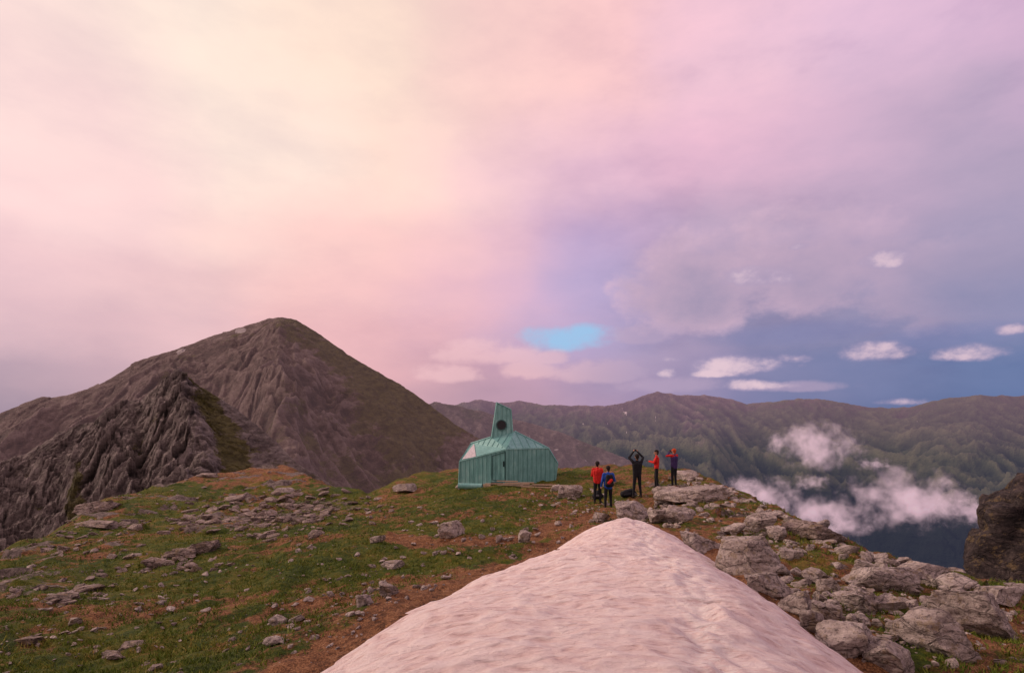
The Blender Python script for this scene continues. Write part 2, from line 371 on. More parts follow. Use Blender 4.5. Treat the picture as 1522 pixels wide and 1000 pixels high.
M_crag=mountain_material('crag_rock',(0.17,0.155,0.022,1),None,0,6.0,[(0.055,0.044,0.042),(0.20,0.16,0.15),(0.46,0.385,0.36)],.85)
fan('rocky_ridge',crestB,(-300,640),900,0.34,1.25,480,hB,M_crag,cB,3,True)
crestC=[(350,760,2300),(560,640,2300),(620,604,2300),(648,596,2300),(690,604,2300),(740,616,2300),(790,628,2300),(830,640,2250),(880,660,2200),(930,680,2150),(1000,712,2100),(1100,770,2000),(1250,860,1900)]
def hC(x,y,dist,zc,px):
    f=np.maximum(dist,0); bk=np.maximum(-dist,0)
    z=zc-0.48*f-0.5*bk
    z=z+np.minimum(f*0.36,140)*(ridged(x/330+0.2*y/330,y/800,5,0.6)-0.62)+np.minimum(f*0.1+7,30)*(ridged(x/60,y/90,4)-0.6)
    return z
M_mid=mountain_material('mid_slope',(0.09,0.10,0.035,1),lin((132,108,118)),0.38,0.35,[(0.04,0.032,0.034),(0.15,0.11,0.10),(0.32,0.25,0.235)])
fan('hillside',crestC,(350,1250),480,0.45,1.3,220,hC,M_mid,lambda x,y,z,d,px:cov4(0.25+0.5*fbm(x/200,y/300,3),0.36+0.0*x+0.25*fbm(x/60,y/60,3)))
crestD=[(-500,640,8500),(300,625,8500),(600,612,8500),(650,606,8500),(690,597,8500),(715,592,8500),(740,598,8500),(775,594,8500),(800,600,8400),(850,602,8200),(900,602,8000),(930,597,8000),(955,587,8000),(978,581,8000),(1010,586,8000),(1040,586,8000),(1070,588,7900),(1110,599,7800),(1150,596,7600),(1190,591,7500),(1235,593,7400),(1270,601,7300),(1320,606,7000),(1350,604,6800),(1400,592,6500),(1450,586,6300),(1520,587,6200),(1600,580,6200),(1800,590,6200),(2300,600,6200)]
def hD(x,y,dist,zc,px):
    f=np.maximum(dist,0); bk=np.maximum(-dist,0)
    z=zc-0.50*f+0.5*0.00003*f*f-0.4*bk
    wx=x+300*fbm(x/1500,y/1500,4)
    z=z+np.minimum(f*0.46,760)*(ridged(wx/1000+0.3*y/1000+1.7,y/2600+0.4,6,0.52)-0.62)+np.minimum(f*0.12+30,95)*(ridged((wx+.4*y)/260,(y-.4*wx)/420,5)-0.6)
    return np.maximum(z,-1250+30*fbm(x/900,y/900,3))
def cD(x,y,z,dist,px):
    g=0.28+0.35*smooth(50,500,dist)+0.3*fbm(x/900,y/900,3)+0.3*smooth(1050,1250,px)
    # snow lies in narrow gullies
    gul=ridged((x+150*fbm(x/500,y/500,3))/170,y/900,3)
    s=0.62*smooth(.62,.85,gul)*(np.exp(-((px-920)/140)**2)*smooth(1500,500,dist)*smooth(0,60,dist)+.85*np.exp(-((px-1390)/90)**2)*smooth(700,100,dist))
    return cov4(g,s)
def far_material():
    m,nt,b=newmat('far_slope',0.95); p=posn(nt)
    att=nt.new('ShaderNodeAttribute',attribute_name='cover'); sep=nt.new('ShaderNodeSeparateColor'); nt.l.new(att.outputs['Color'],sep.inputs[0])
    n1=nt.noise(p,0.0022,9,0.7); n2=nt.noise(nt.mapping(p,(1,0.3,1)),0.006,4,0.6)
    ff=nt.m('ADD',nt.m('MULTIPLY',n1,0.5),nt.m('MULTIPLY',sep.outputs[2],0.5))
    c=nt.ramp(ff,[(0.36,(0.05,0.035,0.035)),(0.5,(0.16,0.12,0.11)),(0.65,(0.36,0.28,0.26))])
    gf=nt.sstep(nt.m('ADD',sep.outputs[0],nt.m('MULTIPLY',nt.m('SUBTRACT',n1,0.5),1.6)),0.3,0.6)
    c=nt.mix(nt.m('MULTIPLY',gf,0.8),c,nt.ramp(ff,[(0.35,(0.022,0.036,0.015)),(0.5,(0.07,0.095,0.038)),(0.65,(0.15,0.17,0.07))]))
    sz=nt.new('ShaderNodeSeparateXYZ'); nt.l.new(p,sz.inputs[0])
    wood=nt.sstep(nt.m('ADD',sz.outputs[2],nt.m('MULTIPLY',n1,500)),-200,-560)
    c=nt.mix(wood,c,(0.012,0.021,0.015,1))
    sf=nt.sstep(nt.m('ADD',sep.outputs[1],nt.m('MULTIPLY',nt.m('SUBTRACT',n2,0.5),1.2)),0.54,0.60)
    c=nt.mix(sf,c,(1.0,0.88,0.88,1))
    nt.l.new(c,b.inputs['Base Color']); nt.l.new(nt.bump(nt.m('ADD',n1,n2),1.0,140),b.inputs['Normal'])
    hz=nt.ramp(nt.sstep(sz.outputs[2],-1100,300),[(0.0,lin((58,62,86))[:3]),(0.55,lin((84,84,102))[:3]),(1.0,lin((136,112,134))[:3])])  # painted haze glow by height: dark blue low, paler lit tops
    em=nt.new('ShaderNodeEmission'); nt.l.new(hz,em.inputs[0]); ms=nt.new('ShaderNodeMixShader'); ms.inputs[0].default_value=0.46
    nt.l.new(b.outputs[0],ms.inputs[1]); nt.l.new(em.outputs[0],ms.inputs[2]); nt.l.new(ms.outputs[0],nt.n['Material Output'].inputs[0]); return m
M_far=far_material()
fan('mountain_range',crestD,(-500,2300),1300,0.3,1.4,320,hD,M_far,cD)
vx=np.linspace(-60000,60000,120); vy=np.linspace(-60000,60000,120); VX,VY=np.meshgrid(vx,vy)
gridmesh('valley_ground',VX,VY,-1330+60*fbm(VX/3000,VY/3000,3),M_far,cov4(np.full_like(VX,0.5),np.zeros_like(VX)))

# ---------------------------------------------------------------- rocks
_ico={}
def ico(s):
    if s not in _ico:
        bm=bmesh.new(); bmesh.ops.create_icosphere(bm,subdivisions=s,radius=1)
        _ico[s]=([v.co.copy() for v in bm.verts],[[v.index for v in f.verts] for f in bm.faces]); bm.free()
    return _ico[s]
def rockgeo(loc,size,sub,seed,yaw=None,tilt=0.2,rough=1.0,cuts=11):
    rd=random.Random(seed); vs,fs=ico(sub)
    planes=[]
    for k in range(cuts):
        nn=Vector((rd.gauss(0,1),rd.gauss(0,1),rd.gauss(0,.8))).normalized(); planes.append((nn,rd.uniform(0.45,0.80)))
    planes.append((Vector((rd.gauss(0,.2),rd.gauss(0,.2),1)).normalized(),rd.uniform(0.5,0.75)))
    yaw=rd.uniform(0,6.28) if yaw is None else yaw
    R=Matrix.Rotation(yaw,3,'Z')@Matrix.Rotation(rd.uniform(-tilt,tilt),3,'X')@Matrix.Rotation(rd.uniform(-tilt,tilt),3,'Y')
    off=Vector((seed*3.17%97,seed*1.31%53,seed*.77%31)); o=[]
    for v in vs:
        p=v.copy()*1.14
        for nn,d in planes:
            t=p.dot(nn)-d
            if t>0: p-=nn*t
        nz=mn.fractal(p*1.3+off,0.8,2.0,4)*0.11*rough
        if sub>=4:
            nz+=0.03*abs(math.sin(p.z*13+mn.noise(p*2+off)*5))*rough+mn.noise(p*7+off)*0.035*rough
            cc=mn.voronoi(p*1.6+off)[0]; nz-=0.08*rough*max(0,0.09-(cc[1]-cc[0]))/0.09
        p=p*(1+nz); p=Vector((p.x*size[0],p.y*size[1],p.z*size[2])); p=R@p
        o.append((p.x+loc[0],p.y+loc[1],p.z+loc[2]))
    return o,fs
big=[(1120,852,112,72,5),(1408,978,126,92,5),(1468,948,150,78,5),(1285,914,70,58,5),(1195,920,50,48,4),(1148,888,76,46,5),(1042,824,60,42,5),(1208,806,92,32,5),(1318,874,112,38,5),(1137,790,50,32,4),(1268,980,116,64,5),(1335,1008,84,58,5),(1385,868,86,28,5),
(945,775,66,42,5),(985,778,56,32,5),(1012,778,48,28,4),(1035,747,94,28,5),(1005,742,55,22,4),(1062,744,58,22,4),(905,722,36,18,4),(1022,714,42,18,4),(892,777,32,20,4),(1180,835,34,24,4),(1095,795,32,18,4),(1240,882,42,30,4),(1160,800,36,22,4),(1215,870,30,24,4),(1330,912,44,34,4),(1352,945,46,36,4),(1245,925,48,40,5),(1222,947,58,44,5),(1290,850,38,20,4),(1440,880,64,26,4),(1165,940,40,30,4),(1500,905,60,30,4),
(672,799,36,38,5),(575,887,34,30,5),(536,903,36,26,4),(578,847,40,18,4),(779,806,20,24,4),(850,740,50,26,4),(558,807,30,14,3),(410,928,38,15,4),(440,925,28,13,4),(405,962,28,14,4),(742,804,14,12,3),(600,733,46,20,4),(828,730,28,13,3),
(292,824,52,22,5),(262,834,50,20,5),(228,844,60,16,5),(140,764,60,22,5),(105,770,56,26,5),(60,778,50,16,5),(135,786,70,14,4),(60,792,40,12,4),(105,930,30,14,4),(190,965,42,9,4),(160,980,40,10,4),(225,998,30,11,4),(30,960,48,11,4),(120,880,50,9,4),(90,890,40,9,4),(300,710,40,9,4),(420,732,34,10,3),(345,745,50,11,4),(25,800,50,16,4)]
for i,(px,py,w,h,sub) in enumerate(big):
    g=ghit(px,min(py,1020))
    if g is None: continue
    k=g[1]/FPX; W_=w*k; H_=h*k
    left=px<520 and w>38
    sz=(W_*0.56,W_*random.uniform(0.38,0.5) if w<100 else W_*0.36,max(H_*0.62,0.05))
    zc=gz(g[0],g[1]+sz[1]*0.6)
    v,f=rockgeo((0,0,0),sz,sub,100+i,yaw=random.uniform(-0.35,0.35),tilt=0.2 if left else .16,rough=1.5 if left else 1.0)
    mkobj('boulder',v,f,M_rockb if left or px in(1208,) else M_rock,loc=(g[0],g[1]+sz[1]*0.75,max(g[2],zc)+H_*(.12 if left else .2)))
def scatter(name,items,mat):
    V=[];F=[]
    for k,(x,y,s,fl,sub) in enumerate(items):
        z=gz(x,y); v,f=rockgeo((x,y,z+s*fl*0.25),(s,s*random.uniform(.55,.9),s*fl),sub,random.randint(1,9999),tilt=0.4,cuts=7)
        b=len(V); V+=v; F+=[[q+b for q in ff] for ff in f]
    ob=mkobj(name,V,F,mat,smoothsh=False); return ob
it=[];it2=[]
def addpx(cx,cy,sx,sy,nn,smin,smax,lst,fl=0.55):
    for _ in range(nn):
        px=random.gauss(cx,sx);py=random.gauss(cy,sy)
        if py>1015 or px<-60 or px>1600: continue
        g=ghit(px,py)
        if g is None: continue
        if polydist(np.array([g[0]]),np.array([g[1]]),snpoly)[0]<0.12: continue
        s=smin+(smax-smin)*random.random()**2.8
        lst.append((g[0],g[1],s*g[1]/FPX,random.uniform(.4,.8)*fl/0.55,2 if s<9 else 3))
addpx(370,775,75,14,380,1.5,13,it2,.4); addpx(470,752,50,13,210,1.5,11,it2,.4)
addpx(50,872,60,14,140,1.5,12,it2,.35); addpx(160,892,90,10,70,1.5,10,it,.35); addpx(80,800,70,20,110,1.5,12,it2,.35); addpx(250,838,50,10,70,1.5,12,it2,.4); addpx(330,735,90,14,90,1.2,8,it2,.4)
addpx(300,900,220,60,260,1.0,8,it,.45); addpx(620,830,120,45,150,1.2,7,it); addpx(760,800,70,18,90,1.2,7,it)
addpx(520,930,80,50,150,1.2,9,it); addpx(960,765,50,10,80,2,10,it); addpx(1040,745,50,16,100,2,11,it)
addpx(1130,800,70,30,140,2,12,it); addpx(1250,900,80,45,340,2,16,it); addpx(1370,920,80,50,220,2,16,it); addpx(850,745,50,12,80,1.5,6,it)
addpx(590,890,50,30,90,1.5,9,it); addpx(60,950,80,30,90,1,9,it,.3); addpx(1180,960,50,40,90,2,10,it); addpx(120,960,120,30,70,1.5,11,it2,.3)
for _ in range(180):
    y=random.uniform(7,30); x=np.interp(y,[7,10.5,13.5,19,25,31],[9.6,8.8,8.1,8.7,9.4,9.4])-abs(random.gauss(0,0.9))
    it.append((x,y,random.uniform(0.05,0.24),random.uniform(.4,.8),3))
scatter('scattered_stones',it,M_rock); scatter('scree',it2,M_rockb)

# right cliff
cl=bpy.data.objects.new('cliff',None); scn.collection.objects.link(cl)
for i,(loc,sz) in enumerate([((65.0,66,-19.5),(15,13,20)),((56.5,58,-30),(9,10,17)),((75,72,-13),(16,14,15))]):
    v,f=rockgeo((0,0,0),sz,6,500+i,yaw=0.3,tilt=0.1,rough=2.0,cuts=14)
    mkobj('cliff_face_%d'%i,v,f,M_cliff,parent=cl,loc=loc)

# ---------------------------------------------------------------- grass
def grass():
    m,nt,b=newmat('grass_blades',0.8); p=posn(nt)
    n1=nt.noise(p,1.1,4,0.6); n2=nt.noise(p,14,2,0.6)
    c=nt.ramp(nt.m('ADD',nt.m('MULTIPLY',n1,0.5),nt.m('MULTIPLY',n2,0.5)),[(0.36,(0.04,0.072,0.007)),(0.48,(0.10,0.15,0.013)),(0.58,(0.20,0.20,0.03)),(0.68,(0.42,0.28,0.09))])
    nt.l.new(c,b.inputs['Base Color'])
    N=190000; r=np.exp(RNG.uniform(math.log(5),math.log(34),N)); px=RNG.uniform(-40,1560,N)
    x=(px-CX)/FPX*r; y=r
    tf=fbm(x*1.6,y*1.6,3)+0.35*RNG.random(N)
    br=0.36+0.5*fbm(x*.25+5,y*.25,3)+0.62*smooth(2.5,5,x)*0.5
    keep=(polydist(x,y,snpoly)>0.5+1.4*RNG.random(N))&(polydist(x,y,edge)<0.3)&(tf>0.08)&(br<0.75)&(seg(x,y,path)>.5)
    x=x[keep];y=y[keep];z=ground(x,y); k=len(x)
    a=RNG.uniform(0,6.28,k); h=RNG.uniform(0.025,0.075,k)*(0.9+y/60); w=0.006+0.0005*y
    lx=RNG.normal(0,0.6,k)*h; ly=RNG.normal(0,0.6,k)*h
    V=np.empty((k,3,3)); V[:,0]=np.stack([x-np.cos(a)*w,y-np.sin(a)*w,z-0.01],-1); V[:,1]=np.stack([x+np.cos(a)*w,y+np.sin(a)*w,z-0.01],-1); V[:,2]=np.stack([x+lx,y+ly,z+h],-1)
    F=np.arange(k*3).reshape(-1,3)
    mkobj('grass',V.reshape(-1,3).tolist(),F.tolist(),m,smoothsh=False)
grass()

# ---------------------------------------------------------------- hut
def copper():
    m,nt,b=newmat('teal_sheet_metal',0.42); p=objc(nt)
    b.inputs['Metallic'].default_value=0.1; b.inputs['Specular IOR Level'].default_value=0.5
    n1=nt.noise(p,1.3,5,0.6); n2=nt.noise(nt.mapping(p,(6,6,0.6)),3,4,0.6)
    c=nt.ramp(nt.m('ADD',nt.m('MULTIPLY',n1,0.5),nt.m('MULTIPLY',n2,0.5)),[(0.35,(0.10,0.26,0.25)),(0.5,(0.155,0.385,0.37)),(0.65,(0.27,0.50,0.48))])
    nt.l.new(c,b.inputs['Base Color']); nt.l.new(nt.bump(n2,0.3,0.02),b.inputs['Normal']); return m
def flat(name,c,rough=0.6,metal=0.0):
    m,nt,b=newmat(name,rough); p=objc(nt); n1=nt.noise(p,9,4,0.6)
    cc=nt.mix(nt.ramp(n1,[(0.3,0.0),(0.7,1.0)]),(c[0]*.75,c[1]*.75,c[2]*.75,1),(min(c[0]*1.2,1),min(c[1]*1.2,1),min(c[2]*1.2,1),1))
    nt.l.new(cc,b.inputs['Base Color']); b.inputs['Metallic'].default_value=metal; return m
M_teal=copper(); M_dark=flat('dark_glass',(0.01,0.012,0.015),0.15); M_seam=flat('seam_metal',(0.11,0.29,0.275),0.5); M_frame=flat('dark_frame',(0.04,0.11,0.11),0.5)
M_panel=flat('pale_window_panel',(0.55,0.50,0.54),0.2); M_wood=flat('timber',(0.42,0.31,0.22),0.8)  # window panel's pale tone is reflected sky put into its colour
hut=bpy.data.objects.new('mountain_refuge_hut',None); scn.collection.objects.link(hut)
hd=30.2; hx,_,_=P(753,718,hd)
V=dict(A0=(-2.66,1.3,-.35),A1=(-2.6,1.27,1.06),B0=(0,0,-.35),B1=(0,0,1.78),C0=(2.62,1.1,-.35),C1=(2.80,1.175,.95),C2=(2.28,.957,1.80),
 D=(-2.05,2.2,2.0),E=(-.9,1.5,2.38),F=(.42,1.5,2.72),A0b=(-2.3,4.6,-.35),A1b=(-2.25,4.5,1.1),Db=(-1.6,4.0,2.0),C0b=(2.4,4.6,-.35),C1b=(2.55,4.4,.95),C2b=(2.0,4.0,1.8),Eb=(-.7,3.2,2.4),Fb=(.4,3.2,2.6),
 T0=(-.86,1.38,2.30),T1=(.34,1.38,2.45),T2=(.22,1.56,3.92),T3=(-.57,1.56,4.3),T0b=(-.6,3.0,2.3),T1b=(.3,3.0,2.4),T2b=(.15,2.35,3.7),T3b=(-.45,2.35,4.05))
faces=[('A0','B0','B1','A1'),('B0','C0','C1','C2','B1'),('A1','B1','D'),('D','B1','E'),('B1','F','E'),('B1','C2','F'),('C2','C1','C1b','C2b'),('C0','C0b','C1b','C1'),('A0','A1','A1b','A0b'),('A1','D','Db','A1b'),
 ('D','E','Eb','Db'),('F','C2','C2b','Fb'),('E','F','Fb','Eb'),('Db','Eb','A1b'),('Eb','Fb','C2b'),('A1b','Eb','C2b'),('A1b','C2b','C1b'),('A0b','A1b','C1b','C0b'),
 ('T0','T1','T2','T3'),('T1','T1b','T2b','T2'),('T0','T3','T3b','T0b'),('T3','T2','T2b','T3b'),('T0b','T3b','T2b','T1b')]
keys=list(V); Vl=[V[k] for k in keys]; 
def hutpart(name,fl,mat): 
    return mkobj(name,Vl,[[keys.index(q) for q in f] for f in fl],mat,smoothsh=False,parent=hut)
hutpart('walls_and_roof',[f for f in faces if f!=('A1','B1','D')],M_teal)
hutpart('side_window_facet',[('A1','B1','D')],M_teal)
a=Vector(V['A1']);b_=Vector(V['B1']);d_=Vector(V['D'])
nn=(b_-a).cross(d_-a).normalized()
if nn.y>0: nn=-nn
tri=[a+(d_-a)*0.06+(b_-a)*.04, a+(b_-a)*.36, d_+(b_-d_)*.10]
mkobj('side_window',[t+nn*.03 for t in tri],[[0,1,2]],M_panel,False,hut)
SV=[];SF=[]
def boxstrip(p0,p1,w,nrm,h):
    ax_=(p1-p0).normalized(); s=ax_.cross(nrm).normalized()*w*.5; o=len(SV)
    for p in (p0,p1):
        for q in (p-s-nrm*.01,p+s-nrm*.01,p+s+nrm*h,p-s+nrm*h): SV.append(tuple(q))
    for f in ([0,1,2,3],[7,6,5,4],[0,4,5,1],[1,5,6,2],[2,6,7,3],[3,7,4,0]): SF.append([q+o for q in f])
cen=Vector((0,2.5,1.2))
def seams(names,spacing,up=Vector((0,0,1))):
    ps=[Vector(V[k]) for k in names]; nr=(ps[1]-ps[0]).cross(ps[-1]-ps[0]).normalized()
    c=sum(ps,Vector())/len(ps)
    if nr.dot(c-cen)<0: nr=-nr
    u=(up-nr*up.dot(nr)).normalized(); h=u.cross(nr).normalized(); o=ps[0]
    q=[((p-o).dot(h),(p-o).dot(u)) for p in ps]; lo=min(x for x,_ in q); hi=max(x for x,_ in q)
    s=lo+spacing*.5
    while s<hi:
        ys_=[]
        for i in range(len(q)):
            (x0,y0),(x1,y1)=q[i],q[(i+1)%len(q)]
            if (x0-s)*(x1-s)<0: ys_.append(y0+(y1-y0)*(s-x0)/(x1-x0))
        if len(ys_)>=2 and max(ys_)-min(ys_)>.1:
            boxstrip(o+h*s+u*(min(ys_)+.02),o+h*s+u*(max(ys_)-.02),.018,nr,.022)
        s+=spacing
seams(('A0','B0','B1','A1'),.27); seams(('B0','C0','C1','C2','B1'),.27)
for f in (('D','B1','E'),('B1','F','E'),('B1','C2','F'),('F','C2','C2b','Fb'),('D','E','Eb','Db')): seams(f,.4)
seams(('T0','T1','T2','T3'),.24); seams(('T1','T1b','T2b','T2'),.25); seams(('T0','T3','T3b','T0b'),.25); seams(('C0','C0b','C1b','C1'),.3); seams(('A0','A1','A1b','A0b'),.3)
mkobj('standing_seams',SV,SF,M_seam,False,hut); SV=[];SF=[]
def edgebar(k0,k1,w=.07): 
    p0=Vector(V[k0]);p1=Vector(V[k1]); c=((p0+p1)/2-cen).normalized(); boxstrip(p0,p1,w,c,.035)
for e in (('A1','B1'),('B1','C2'),('C2','C1'),('C1','C0'),('A0','A1'),('A1','D'),('D','E'),('F','C2'),('T0','T3'),('T1','T2'),('T3','T2'),('B0','B1')): edgebar(*e)
mkobj('edge_flashing',SV,SF,M_teal,False,hut)
def disc(name,c,r,nrm,mat,depth=.03,seg_=28,parent=hut,inner=0):
    nrm=Vector(nrm).normalized(); t=nrm.orthogonal().normalized(); bt=nrm.cross(t); vs=[];fs=[]
    for k in range(seg_):
        an=k/seg_*6.28318; d=t*math.cos(an)+bt*math.sin(an)
        vs.append(Vector(c)+d*r); vs.append(Vector(c)+d*r+nrm*depth)
        if inner: vs.append(Vector(c)+d*inner+nrm*depth)
    st=3 if inner else 2
    for k in range(seg_):
        a0=k*st;b0=((k+1)%seg_)*st; fs.append([a0,b0,b0+1,a0+1])
        if inner: fs.append([a0+1,b0+1,b0+2,a0+2])
    if not inner: fs.append([k*2+1 for k in range(seg_)])
    return mkobj(name,vs,fs,mat,False,parent)
tn=Vector((0,-1,.12))
disc('tower_porthole',(-.30,1.43,3.05),.25,tn,M_dark,.02); disc('porthole_frame',(-.30,1.43,3.05),.30,tn,M_frame,.045,inner=.25)
lw=Vector((-2.66,1.3,0)).normalized(); ln=Vector((-1.3,-2.66,0)).normalized()
SV=[];SF=[]
d0=lw*.06; d1=lw*.86
for p0,p1 in ((d0+Vector((0,0,.12)),d0+Vector((0,0,1.66))),(d1+Vector((0,0,.12)),d1+Vector((0,0,1.40))),(d0+Vector((0,0,1.64)),d1+Vector((0,0,1.40))),(d0+Vector((0,0,.12)),d1+Vector((0,0,.12)))): boxstrip(p0,p1,.035,ln,.04)
mkobj('door_frame',SV,SF,M_frame,False,hut); SV=[];SF=[]
boxstrip(lw*.14+Vector((0,0,.85)),lw*.14+Vector((0,0,1.15)),.04,ln,.10)
mkobj('door_handle',SV,SF,M_dark,False,hut); SV=[];SF=[]
boxstrip(lw*.20+Vector((0,0,-.06)),lw*.8+Vector((0,0,-.06)),.16,ln,.3)
mkobj('door_step',SV,SF,M_dark,False,hut)
def boxm(name,c,s,mat,parent,yaw=0,tilt=0):
    bm=bmesh.new(); bmesh.ops.create_cube(bm,size=1); 
    for v in bm.verts: v.co=Vector((v.co.x*s[0],v.co.y*s[1],v.co.z*s[2]))
    bmesh.ops.bevel(bm,geom=bm.edges[:],offset=min(s)*.15,segments=2,affect='EDGES')
    bm.transform(Matrix.Translation(c)@Matrix.Rotation(yaw,4,'Z')@Matrix.Rotation(tilt,4,'Y'))
    me=bpy.data.meshes.new(name); bm.to_mesh(me); bm.free(); me.materials.append(mat)
    o=bpy.data.objects.new(name,me); scn.collection.objects.link(o); o.parent=parent; return o
boxm('timber_base_front_right',(1.35,.45,-.20),(2.9,.25,.14),M_wood,hut,math.atan2(1.1,2.62))
boxm('timber_base_front_left',(-1.35,.50,-.20),(2.9,.25,.14),M_wood,hut,-math.atan2(1.3,2.66))
hz_=P(753,719,hd)[2]
hut.location=(hx,hd,hz_+.06)
for i in range(26):
    t=i/25; X_=-2.7+5.4*t; Y_=(abs(X_)*.46)-.05
    v,f=rockgeo((0,0,0),(.22,.2,.13),3,900+i); mkobj('plinth_stone_%d'%i,v,f,M_rock,parent=hut,loc=(X_,Y_,-.36))
planks=bpy.data.objects.new('timber_planks',None); scn.collection.objects.link(planks)
for i in range(9):
    X_=hx+random.uniform(-1.2,2.6); Y_=hd-0.9+random.uniform(-.5,.3)
    boxm('plank_%d'%i,(X_,Y_,gz(X_,Y_)+.06+.02*i),(random.uniform(1.0,1.9),.14,.04),M_wood,planks,random.uniform(-.25,.25))
bm=bmesh.new(); bmesh.ops.create_cone(bm,cap_ends=False,segments=20,radius1=.15,radius2=.15,depth=1.3); bmesh.ops.solidify(bm,geom=bm.faces[:],thickness=.015)
bm.transform(Matrix.Rotation(math.radians(78),4,'Z')@Matrix.Rotation(math.pi/2,4,'X'))
me=bpy.data.meshes.new('roll'); bm.to_mesh(me); bm.free(); me.materials.append(M_teal); ro=bpy.data.objects.new('sheet_metal_roll',me); scn.collection.objects.link(ro)
rx=hx-1.9; ry=hd-.3; ro.location=(rx,ry,gz(rx,ry)+.22)
# ---------------------------------------------------------------- hikers
def cloth(name,c): 
    m,nt,b=newmat(name,0.75); p=objc(nt); n1=nt.noise(p,7,4,0.6)
    nt.l.new(nt.mix(nt.ramp(n1,[(0.35,0.0),(0.65,1.0)]),(c[0]*.6,c[1]*.6,c[2]*.6,1),(c[0],c[1],c[2],1)),b.inputs['Base Color'])
    nt.l.new(nt.bump(nt.noise(nt.mapping(p,(1,1,2.2)),9,3,0.6),0.7,0.03),b.inputs['Normal']); return m
C=dict(red=cloth('red_jacket',(0.72,0.025,0.02)),blue=cloth('blue_jacket',(0.02,0.10,0.50)),black=cloth('black_cloth',(0.012,0.013,0.018)),purple=cloth('purple_jacket',(0.06,0.035,0.14)),
 skin=cloth('skin',(0.50,0.27,0.19)),hair=cloth('dark_hair',(0.02,0.013,0.01)),boot=cloth('boots',(0.03,0.022,0.018)),eye=cloth('eye',(0.01,0.01,0.01)),lip=cloth('lip',(0.35,0.1,0.08)),orange=cloth('orange_cap',(0.6,0.08,0.02)),grey=cloth('grey_strap',(0.15,0.15,0.16)))
def capsule(a,b,ra,rb,sg=10):
    a=Vector(a);b=Vector(b); ax_=b-a; L=ax_.length
    ax_=Vector((0,0,1)) if L<1e-6 else ax_/L
    t=ax_.orthogonal().normalized(); bt=ax_.cross(t); V=[];F=[]
    rings=[]
    for k in range(1,6): 
        th=math.pi/2*k/5; rings.append((a-ax_*ra*math.cos(th),ra*math.sin(th)))
    for k in range(5,0,-1):
        th=math.pi/2*k/5; rings.append((b+ax_*rb*math.cos(th),rb*math.sin(th)))
    for c,r in rings:
        for s in range(sg): V.append(c+(t*math.cos(s/sg*6.28318)+bt*math.sin(s/sg*6.28318))*r)
    i0=len(V); V.append(a-ax_*ra); V.append(b+ax_*rb)
    for k in range(len(rings)-1):
        for s in range(sg): F.append([k*sg+s,k*sg+(s+1)%sg,(k+1)*sg+(s+1)%sg,(k+1)*sg+s])
    for s in range(sg):
        F.append([i0,(s+1)%sg,s]); l=(len(rings)-1)*sg; F.append([i0+1,l+s,l+(s+1)%sg])
    return V,F
def fuse(name,prims,vox,mats):
    V=[];F=[]
    for (a,b,ra,rb,mt) in prims:
        v,f=capsule(a,b,ra,rb); o=len(V); V+=v; F+=[[q+o for q in ff] for ff in f]
    ob=mkobj(name,V,F,None)
    md=ob.modifiers.new('r','REMESH'); md.mode='VOXEL'; md.voxel_size=vox; md.use_smooth_shade=True
    sm=ob.modifiers.new('s','SMOOTH'); sm.factor=0.5; sm.iterations=2
    dg=bpy.context.evaluated_depsgraph_get(); me=bpy.data.meshes.new_from_object(ob.evaluated_get(dg)); 
    ob.modifiers.clear(); ob.data=me
    me.materials.clear()
    for k in mats: me.materials.append(C[k])
    nf=len(me.polygons); cen_=np.empty(nf*3); me.polygons.foreach_get('center',cen_); cen_=cen_.reshape(-1,3)
    best=np.full(nf,1e9); lab=np.zeros(nf,int)
    for (a,b,ra,rb,mt) in prims:
        a=np.array(a);b=np.array(b);e=b-a;l=e@e
        t=np.clip(((cen_-a)@e)/l,0,1) if l>1e-9 else np.zeros(nf)
        d=np.linalg.norm(cen_-a-t[:,None]*e,axis=1)-(ra+(rb-ra)*t)
        bias=-0.004 if mt in('eye','lip') else 0
        m_=d+bias<best; best[m_]=(d+bias)[m_]; lab[m_]=mats.index(mt)
    me.polygons.foreach_set('material_index',lab.astype(np.int32)); me.polygons.foreach_set('use_smooth',[True]*nf); me.update()
    return ob
def hand(w,d,nrm,side,curl):
    w=Vector(w); d=Vector(d).normalized(); nrm=Vector(nrm); nrm=(nrm-d*nrm.dot(d)).normalized(); s=d.cross(nrm)*side
    pr=[]
    for k,(o,l) in enumerate(((-.027,.072),(-.009,.078),(.010,.076),(.027,.070))):
        base=w+s*o; kn=base+d*l+s*o*.15; pr.append((w+s*o*.6+d*.01,kn,.015,.0125,'skin'))
        L=[.040,.046,.043,.033][k]
        d1=(d*math.cos(curl)+nrm*math.sin(curl)); p1=kn+d1*L
        d2=(d*math.cos(curl*2)+nrm*math.sin(curl*2)); p2=p1+d2*L*.75
        pr.append((kn,p1,.0095,.0085,'skin')); pr.append((p1,p2,.0085,.007,'skin'))
    tb=w+d*.025-s*.028; t1=tb+(d*.6-s*.6+nrm*.35).normalized()*.042; pr.append((tb,t1,.014,.011,'skin')); pr.append((t1,t1+(d*.8-s*.1+nrm*.5).normalized()*.03,.010,.008,'skin'))
    return pr
